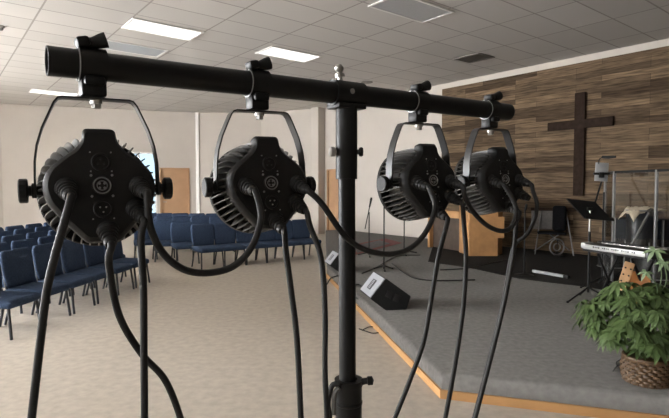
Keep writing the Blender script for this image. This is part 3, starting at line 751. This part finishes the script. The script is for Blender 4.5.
def mic_stand(px, ytop, ybase, label, boom=None, round_base=False, sp=.22):
    c = atz(px, ybase, STAGE); c.z = 0; topz = atd(px, ytop, c.y).z
    t = thing('microphone_stand', label, 'microphone stand', (c.x, c.y, STAGE))
    if round_base: MB().lathe([(.14, 0), (.14, .012), (.05, .03), (.015, .04)], c + dz * STAGE, (0, 0, 1), 24).build('base', M['blackmetal'], t, world=True)
    else: tripod('leg', t, c, STAGE, .07, sp, .010, 30)
    MB().tube([c + dz * (STAGE + .02), c + dz * topz], .011, 10).build('pole', M['blackmetal'], t, world=True)
    if boom:
        MB().tube([atd(*boom[0], c.y), atd(*boom[1], c.y + .02)], .009, 8).build('boom_arm', M['blackmetal'], t, world=True)
        a_, b_ = atd(*boom[0], c.y), atd(*boom[1], c.y); u_ = (a_ - b_).normalized()
        MB().tube([a_ - u_ * .16, a_, a_ + u_ * .03], [.014, .022, .016], 10).build('microphone', M['black'], t, world=True)
    else:
        MB().lathe([(.014, 0), (.02, .03), (.02, .08), (.012, .11)], c + dz * topz, (.1, -.3, 1), 10).build('clip', M['black'], t, world=True)
    return t
mic_stand(369, 212, 256, 'thin black microphone stand with tilted boom, right beside the stand pole', ((371.2, 199), (365, 229)))
mic_stand(383.8, 192, 270, 'tall thin black microphone stand behind the pale-grilled monitor', sp=.17)
mic_stand(404, 210, 254, 'black microphone stand left of the oak pulpit', sp=.3)
mic_stand(524, 211, 275.5, 'black microphone stand on a round base right of the pulpit', round_base=True)

# rug by the mic stands
rg = [atz(347, 257, STAGE), atz(341, 247, STAGE), atz(385, 238.6, STAGE), atz(402, 243, STAGE)]
rgt = thing('stage_rug', 'red bordered grey rug under the microphone stands', 'rug', (sum((q.x for q in rg)) / 4, sum((q.y for q in rg)) / 4, STAGE))
MB().extrude([(q.x, q.y) for q in rg], STAGE + .001, STAGE + .006).build('border', M['rug'], rgt, world=True, smooth=0)
cx = sum((q.x for q in rg)) / 4; cy = sum((q.y for q in rg)) / 4
MB().extrude([(cx + (q.x - cx) * .62, cy + (q.y - cy) * .7) for q in rg], STAGE + .006, STAGE + .009).build('field', M['ruggrey'], rgt, world=True, smooth=0)

# floor cables on the stage
def floor_cable(pts, label, r=.008, z=STAGE):
    P = [atz(x, y, z) + dz * (r + .002) for x, y in pts]
    tag(MB().tube(smooth_path(P, 6), r, 6).build('floor_cable', M['rubber']), label, 'cable', 'cables lying on the floor')
floor_cable([(362, 274), (376, 268), (388, 261), (400, 256), (420, 255.5)], 'black cable on the stage running past the microphone stands')
floor_cable([(392, 264), (410, 277), (430, 281), (455, 281), (475, 280.5)], 'black cable on the stage in front of the pulpit')
floor_cable([(440, 270.5), (465, 269), (490, 264), (515, 259)], 'black cable at the foot of the oak pulpit')
floor_cable([(358, 300), (352, 296), (349, 290), (358, 285), (364, 289)], 'black cable behind the pale-grilled wedge monitor')
floor_cable([(362, 331), (370, 327.5), (378, 329), (384, 331.5), (374, 334), (366, 332), (359, 329.5)], 'thin dark cable loop on the tan floor beside the oak trim', .006, 0)
floor_cable([(327, 285), (331, 279), (338, 276.5)], 'black cable trailing from the farther wedge monitor', .010, STAGE)
floor_cable([(613, 372), (618, 366), (622, 371), (616, 364), (623, 359)], 'thin black wire lying beside the basket', .004, STAGE)

# power strip on the stage
s0_, s1_ = atz(533, 272.8, STAGE), atz(564, 278.3, STAGE)
ps = thing('power_strip', 'long white power strip on the black carpet', 'power strip', (s0_ + s1_) / 2 + dz * .008)
MB().bar(s0_ + dz * .03, s1_ + dz * .03, .05, .04, bevel=.005).build('housing', M['tablet'], ps, world=True)
dd = (s1_ - s0_).normalized()
MB().bar(s1_ + dz * .03, s1_ + dd * .08 + dz * .03, .055, .045, bevel=.006).build('end_block', M['black'], ps, world=True)
so = MB()
for k in range(6): so.box(s0_ + dd * (.08 + .08 * k) + dz * .0505, (.03, .03, .003))
so.build('outlet', M['grey'], ps, world=True)

# ---------------------------------------------------------------- folding chair with jacket, and drum hoop stool by the wall
fc = atz(553, 253.5, STAGE)
fo = thing('folding_chair', 'grey backed folding chair standing against the plank wall', 'chair', fc)
Rf = Matrix.Rotation(math.radians(-20), 3, 'Z')
def fp(x, y, z): return fc + Rf @ Vector((x, y, z))
MB().box(fp(-.1, .05, .66), (.62, .05, .38), Rf, .02).build('backrest', M['greyfabric'], fo, world=True)
MB().box(fp(-.05, -.15, .42), (.5, .4, .04), Rf, .015).build('seat', M['darkfabric'], fo, world=True)
MB().bar(fp(-.42, .03, .87), fp(.42, .03, .87), .06, .06).build('top_rail', M['cross'], fo, world=True)
for a_, b_ in (((-.34, -.3, 0), (-.22, .05, .86)), ((.34, -.3, 0), (.22, .05, .86)), ((-.34, .2, 0), (.1, -.3, .42)), ((.36, .2, 0), (-.1, -.3, .42))):
    MB().tube([fp(*a_) + dz * .01, fp(*b_)], .012, 8).build('leg', M['grey'], fo, world=True)
jk = MB(); jk.box((0, 0, 0), (.25, .14, .50), None, .06, 3)
jk.xform(Matrix.Translation(fp(.10, -.05, .70)) @ Rf.to_4x4())
jko = jk.build('dark_jacket', M['darkfabric']); tag(jko, 'dark jacket hung over the grey folding chair', 'jacket')
hp = atz(550, 253, STAGE) + Vector((-.05, -.42, 0))
dh = thing('drum_pedal', 'small round drum hoop with pedal in front of the folding chair', 'drum hoop', hp)
MB().torus(hp + Vector((0, 0, .17)), (0.2, -1, 0), .15, .014, 28, 8).build('hoop', M['grey'], dh, world=True)
MB().torus(hp + Vector((0, 0, .17)), (0.2, -1, 0), .07, .012, 24, 8).build('inner_ring', M['grey'], dh, world=True)
MB().box(hp + Vector((0, -.1, .015)), (.1, .26, .025), None, .004).build('footplate', M['blackmetal'], dh, world=True)
MB().tube([hp + Vector((0, .0, .02)), hp + Vector((0, -.01, .30))], .008, 8).build('beater', M['blackmetal'], dh, world=True)

# ---------------------------------------------------------------- keyboard on its stand
k0 = atd(582, 248.5, 5.25); k1 = atd(648, 263, 4.55); k1.z = k0.z = (k0.z + k1.z) / 2
kc = (k0 + k1) / 2
kd = (k1 - k0).normalized(); kn = Vector((-kd.y, kd.x, 0))
if kn.x < 0: kn = -kn
KL = (k1 - k0).length; Rk = Matrix((kd, kn, Vector((0, 0, 1)))).transposed()
kb = thing('keyboard_piano', 'silver and black electric keyboard on a stand above the plant', 'keyboard', Vector((kc.x, kc.y, kc.z)))
def kp(a_, b_, c_): return kc + Rk @ Vector((a_, b_, c_))
MB().box(kp(0, .16, .04), (KL, .32, .08), Rk, .012).build('body', M['keyblack'], kb, world=True)
bp_ = MB().box(kp(0, -.004, .05), (KL - .05, .012, .05), Rk, .003).build('rear_panel', M['keysilver'], kb, world=True)
tx = MB()
for k in range(22):
    if k % 5 == 4: continue
    tx.box(kp(-.22 + .022 * k, -.0105, .055), (.013, .002, .012 if k % 3 else .018), Rk)
tx.build('lettering', M['keyblack'], bp_, world=True, smooth=0)
MB().box(kp(-KL / 2 + .02, .05, .06), (.06, .12, .06), Rk, .01).build('end_block', M['keysilver'], kb, world=True)
kk = MB()
for k in range(28): kk.box(kp(-KL / 2 + .08 + (KL - .14) * k / 27, .25, .083), ((KL - .14) / 27 - .003, .12, .012), Rk)
kk.build('white_keys', M['ivory'], kb, world=True, smooth=0)
kk = MB()
for k in range(26):
    if k % 7 in (2, 6): continue
    kk.box(kp(-KL / 2 + .08 + (KL - .14) * (k + .5) / 27, .22, .093), (.014, .075, .014), Rk)
kk.build('black_keys', M['keyblack'], kb, world=True, smooth=0)
kst = thing('keyboard_stand', 'black crossed-leg stand under the silver keyboard', 'stand', Vector((kc.x, kc.y, STAGE)))
for y_, s_ in ((-.12, 1), (.12, 1)):
    a_, b_ = kp(y_, .0 if s_ > 0 else .3, -.005), kp(y_, .32, -.005)
    MB().tube([kp(y_ * 1.6, .02, -.012), Vector((*kp(y_ * 1.6, .36, 0).xy, STAGE + .012))], .012, 8).build('leg', M['blackmetal'], kst, world=True)
    MB().tube([kp(y_ * 1.6, .32, -.012), Vector((*kp(y_ * 1.6, -.04, 0).xy, STAGE + .012))], .012, 8).build('leg', M['blackmetal'], kst, world=True)
MB().tube([kp(-.2, .17, -(kc.z - STAGE) / 2), kp(.2, .17, -(kc.z - STAGE) / 2)], .010, 8).build('brace', M['blackmetal'], kst, world=True)

# slim white bottle, tan slotted board, amber box
bq = atz(607.5, 278, STAGE)
bt = thing('white_bottle', 'slim white bottle standing on the stage behind the keyboard', 'bottle', bq)
MB().lathe([(.028, 0), (.03, .01), (.03, .15), (.014, .18), (.014, .2)], bq, (0, 0, 1), 16).build('body', M['tablet'], bt, world=True)
MB().lathe([(.016, .195), (.016, .225)], bq, (0, 0, 1), 12).build('cap', M['grey'], bt, world=True)
gq = atd(619, 288, 4.75)
gq = Vector((gq.x, 4.75, STAGE))
ab = thing('guitar_body', 'amber wooden acoustic guitar leaning under the keyboard behind the plant', 'guitar', gq)
gt = atd(630, 263, 4.7); gb = atd(621, 290, 4.6); gu = (gt - gb).normalized(); gw = Vector((.93, -.37, 0)); gw = (gw - gu * gw.dot(gu)).normalized(); gn = gw.cross(gu)
Rg = Matrix((gw, gn, gu)).transposed()
MB().box((gt + gb) / 2, (.085, .022, (gt - gb).length * 1.02), Rg, .006).build('headstock', M['tanwood'], ab, world=True)
sl = MB()
for k in range(3):
    for sx in (-1, 1): sl.cyl((gt + gb) / 2 + gw * (.022 * sx) + gu * (.07 * k - .06) + gn * .012, (gt + gb) / 2 + gw * (.022 * sx) + gu * (.07 * k - .06) - gn * .012, .009, n=10)
sl.build('tuning_peg', M['hole'], ab, world=True)
bb = [(.0, .24), (.08, .22), (.11, .14), (.085, .06), (.12, -.04), (.13, -.12), (.08, -.2), (0, -.22)]
bb = rounded(bb + [(-x, z) for x, z in reversed(bb[1:-1])], .03, 3)
bc = atd(637, 285, 4.8); bc.z = STAGE + .24
MB().prism(bb, lambda x, z, y: bc + Rg @ Vector((x * 1.15, y, 0)) + dz * z, [(-.04, bb), (.04, bb)]).build('soundbox', M['drumwood'], ab, world=True)

# ---------------------------------------------------------------- drum shield and what stands behind it
PA = atd(605.5, 172.5, 7.3); PBx = atd(614.5, 171, 6.6); PCx = atd(657, 169, 5.95); PDx = atd(700, 165, 5.4)
zt_ = 1.69
sh = thing('drum_shield', 'clear acrylic drum shield with metal uprights around the drums', 'drum shield', Vector((PBx.x, PBx.y, STAGE)))
posts = [Vector((q.x, q.y, 0)) for q in (PA, PBx, PCx, PDx)]
for a_, b_ in zip(posts[:-1], posts[1:]):
    L_ = (b_ - a_).length; d_ = (b_ - a_).normalized(); Rp = Matrix((d_, Vector((-d_.y, d_.x, 0)), Vector((0, 0, 1)))).transposed()
    MB().box((a_ + b_) / 2 + dz * ((zt_ + STAGE) / 2), (L_ - .04, .008, zt_ - STAGE - .02), Rp).build('panel', M['acrylic'], sh, world=True, smooth=0)
    MB().box((a_ + b_) / 2 + dz * (zt_ - .01), (L_, .02, .03), Rp).build('top_rail', M['black'], sh, world=True, smooth=0)
for k, a_ in enumerate(posts):
    MB().box(a_ + dz * ((zt_ + STAGE) / 2), (.03, .03, zt_ - STAGE), None, .004).build('upright', M['alu'], sh, world=True, smooth=0)
# drum set
def drum(c, r, hgt, label, m, z0):
    t = thing('floor_drum', label, 'drum', Vector((c.x, c.y, z0)))
    MB().lathe([(r, 0), (r, hgt)], Vector((c.x, c.y, z0)), (0, 0, 1), 28).build('shell', m, t, world=True)
    MB().torus(Vector((c.x, c.y, z0 + hgt)), (0, 0, 1), r + .004, .012, 28, 8).torus(Vector((c.x, c.y, z0 + .01)), (0, 0, 1), r + .004, .012, 28, 8).build('rim', M['grey'], t, world=True)
    MB().lathe([(r - .004, hgt), (0, hgt + .002)], Vector((c.x, c.y, z0)), (0, 0, 1), 28).build('head', M['greyfabric'], t, world=True)
    return t
d0 = atd(641, 240, 7.5); d0.z = 0
tm = drum(d0, .2, .60, 'tall dark drum under the cream cloth behind the shield', M['keyblack'], STAGE + .36)
for k in range(3):
    a_ = math.radians(30 + 120 * k); e = Vector((math.cos(a_) * .19, math.sin(a_) * .19, 0))
    MB().tube([d0 + e * 1.05 + dz * (STAGE + .5), d0 + e * 1.15 + dz * (STAGE + .01)], .010, 8).build('leg', M['grey'], tm, world=True)
ztop = STAGE + .36 + .60
clo = MB(); N1, N2 = 22, 14; vs = []; fs = []
rr = random.Random(3)
for i in range(N1):
    for j in range(N2):
        x = (i / (N1 - 1) - .5) * .48; y = (j / (N2 - 1) - .5) * .40
        r_ = math.hypot(x, y); z = ztop + .012 + .05 * abs(math.sin(17 * x + 9 * y)) * (.4 + rr.random() * .6)
        if r_ > .19: z -= (r_ - .19) * (1.5 if x < -.05 else .25) 
        vs.append(Vector((d0.x + x, d0.y + y, z)))
for i in range(N1 - 1):
    for j in range(N2 - 1): fs.append([i * N2 + j, (i + 1) * N2 + j, (i + 1) * N2 + j + 1, i * N2 + j + 1])
clo.add(vs, fs); co2 = clo.build('cream_cloth', M['cloth'], smooth=80); tag(co2, 'crumpled cream cloth draped over the drum behind the shield', 'cloth')
sm_ = co2.modifiers.new('thick', 'SOLIDIFY'); sm_.thickness = .008
ec = atd(642, 240, 7.95); ec.z = 0
eq = thing('equipment_case', 'tall black equipment case standing behind the drum shield', 'case', ec + dz * STAGE, ANG)
MB().box((0, 0, .41), (.72, .34, .80), None, .015).build('body', M['speakerblack'], eq)
for x in (-.345, .345): MB().box((x, .17, .41), (.03, .02, .8), None, .003).build('edge_strip', M['grey'], eq)
MB().box((0, .175, .5), (.18, .02, .05), None, .005).build('handle', M['grey'], eq)
d1 = atd(655, 245, 7.2); d1.z = 0
drum(d1, .26, .42, 'wide dark drum at the right behind the shield', M['keyblack'], STAGE + .0)
d2 = atd(612, 245, 8.2); d2.z = 0
drum(d2, .2, .4, 'small dark drum at the left behind the shield', M['keyblack'], STAGE + .0)
bs0 = atz(634, 272, STAGE); bs0 = Vector((bs0.x + .1, 6.9, 0))
bo_ = thing('cymbal_stand', 'dark boom stand slanting up behind the drum shield', 'stand', bs0 + dz * STAGE)
bs0 = atd(632, 245, 6.9); bs0.z = 0; bo_.location = bs0 + dz * STAGE
tripod('leg', bo_, bs0, STAGE, .25, .28, .011, 50)
MB().tube([bs0 + dz * (STAGE + .1), bs0 + dz * .72], .016, 10).build('pole', M['grey'], bo_, world=True)
MB().tube([bs0 + dz * .70, atd(650, 211, 6.9)], .017, 10).build('boom_arm', M['grey'], bo_, world=True)
MB().lathe([(.02, -.03), (.03, -.02), (.03, .03), (.01, .05)], atd(650, 211, 6.9), (1, 0, .6), 12).build('clutch', M['black'], bo_, world=True)

# ---------------------------------------------------------------- potted plant
bp0 = Vector((2.09, 3.33, STAGE))
pl = thing('potted_plant', 'bushy green plant in a brown wicker basket on the stage corner', 'plant', bp0)
bk = MB(); NR = 8; Rb = .136
for k in range(NR):
    z = .012 + k * .0205; rad = Rb * (.94 + .08 * math.sin(PI * k / (NR - 1)))
    n = 64; pts = []
    for i in range(n + 1):
        a = 2 * PI * i / n; w = .0085 * math.sin(i * PI / 2 + (k % 2) * PI)
        pts.append(Vector(((rad + w) * math.cos(a), (rad + w) * math.sin(a), z)))
    bk.tube(pts, .0115, 6)
for i in range(32):
    a = 2 * PI * (i + .5) / 32; bk.tube([Vector((Rb * .97 * math.cos(a), Rb * .97 * math.sin(a), .0)), Vector((Rb * .99 * math.cos(a), Rb * .99 * math.sin(a), .165))], .006, 5)
bk.lathe([(Rb * .9, .004), (Rb * .93, .16)], (0, 0, 0), (0, 0, 1), 32).build('basket', M['basket'], pl, smooth=60)
MB().torus((0, 0, .168), (0, 0, 1), Rb * .99, .014, 40, 8).build('basket_rim', M['basket'], pl)
MB().lathe([(Rb * .9, .14), (0, .15)], (0, 0, 0), (0, 0, 1), 24).build('soil', M['soil'], pl)
R_ = random.Random(11)
fol = MB(); stm = MB()
def leaflet(mb, o, d, nrm, L, w):
    d = d.normalized(); s_ = nrm.cross(d).normalized(); nrm = d.cross(s_)
    prof = [(0, .06), (.18, .55), (.42, 1.0), (.68, .75), (.88, .3), (1.0, 0)]
    vs = []; fs = []
    for t, q in prof:
        c = o + d * (L * t) - nrm * (L * .30 * t * t)
        vs += [c - s_ * (w * q) + nrm * (w * q * .28), c, c + s_ * (w * q) + nrm * (w * q * .28)]
    for i in range(len(prof) - 1):
        a = i * 3; fs += [[a, a + 1, a + 4, a + 3], [a + 1, a + 2, a + 5, a + 4]]
    mb.add(vs, fs)
def palm(mb, o, out, up, size, nl=7):
    out = (out - up * out.dot(up)).normalized(); side = up.cross(out)
    for k in range(nl):
        a = (k - (nl - 1) / 2) * (2 * PI * .78 / nl) + R_.uniform(-.08, .08)
        d = out * math.cos(a) + side * math.sin(a) - up * .15
        leaflet(mb, o, d, up, size * (1 - .22 * abs(k - (nl - 1) / 2) / ((nl - 1) / 2)) * R_.uniform(.9, 1.08), size * .15)
top0 = Vector((0, 0, .17))
for k in range(250):
    th = R_.uniform(0, 2 * PI); el = math.asin(R_.uniform(-.62, 1)); rad = R_.uniform(.6, 1.0) * (1 + .14 * math.sin(3 * th + 1) * math.cos(2.3 * el))
    c = Vector((math.cos(th) * math.cos(el) * .40 * rad, math.sin(th) * math.cos(el) * .36 * rad, .42 + math.sin(el) * (.27 if el > 0 else .30) * rad))
    if c.z < .24 and math.hypot(c.x, c.y) < .2: c.z = .26
    if c.z < .17: c.z = .17 + R_.uniform(0, .06)
    out = Vector((math.cos(th), math.sin(th), R_.uniform(-.3, .25))); up = Vector((math.cos(th) * .45, math.sin(th) * .45, 1)).normalized()
    up = (up + Vector((R_.uniform(-.3, .3), R_.uniform(-.3, .3), 0))).normalized()
    palm(fol, c, out, up, R_.uniform(.085, .12), R_.choice((6, 7, 7, 8)))
    if k % 3 == 0:
        m_ = top0.lerp(c, .55) + Vector((0, 0, .08)); stm.tube(smooth_path([top0 + Vector((R_.uniform(-.05, .05), R_.uniform(-.05, .05), 0)), m_, c], 4), .0035, 5)
fol.build('foliage', M['leaf'], pl, smooth=60); stm.build('stems', M['stem'], pl)
pale = MB(); ps_ = MB()
for tip, sz in ((atd(655, 250, 3.25), .095), (atd(664, 262, 3.3), .08), (atd(646, 272, 3.12), .065)):
    tl = tip - bp0; b_ = Vector((.02, -.02, .5)); ps_.tube(smooth_path([b_, b_.lerp(tl, .5) + Vector((.05, 0, .02)), tl], 6), .004, 6)
    palm(pale, tl, Vector((-1, -.4, -.5)), Vector((-.5, -.5, .7)).normalized(), sz, 5)
pale.build('young_leaves', M['leafpale'], pl, smooth=60); ps_.build('young_stem', M['leafpale'], pl)

# ---------------------------------------------------------------- outside and daylight
w = bpy.data.worlds.new('sky'); SC.world = w; w.use_nodes = True
bg = w.node_tree.nodes['Background']; bg.inputs[0].default_value = (1.0, .975, .94, 1); bg.inputs[1].default_value = 12

vs_ = SC.view_settings; vs_.view_transform = 'Standard'; vs_.look = 'None'; vs_.gamma = 1; vs_.use_curve_mapping = False
vs_.exposure = 2.66
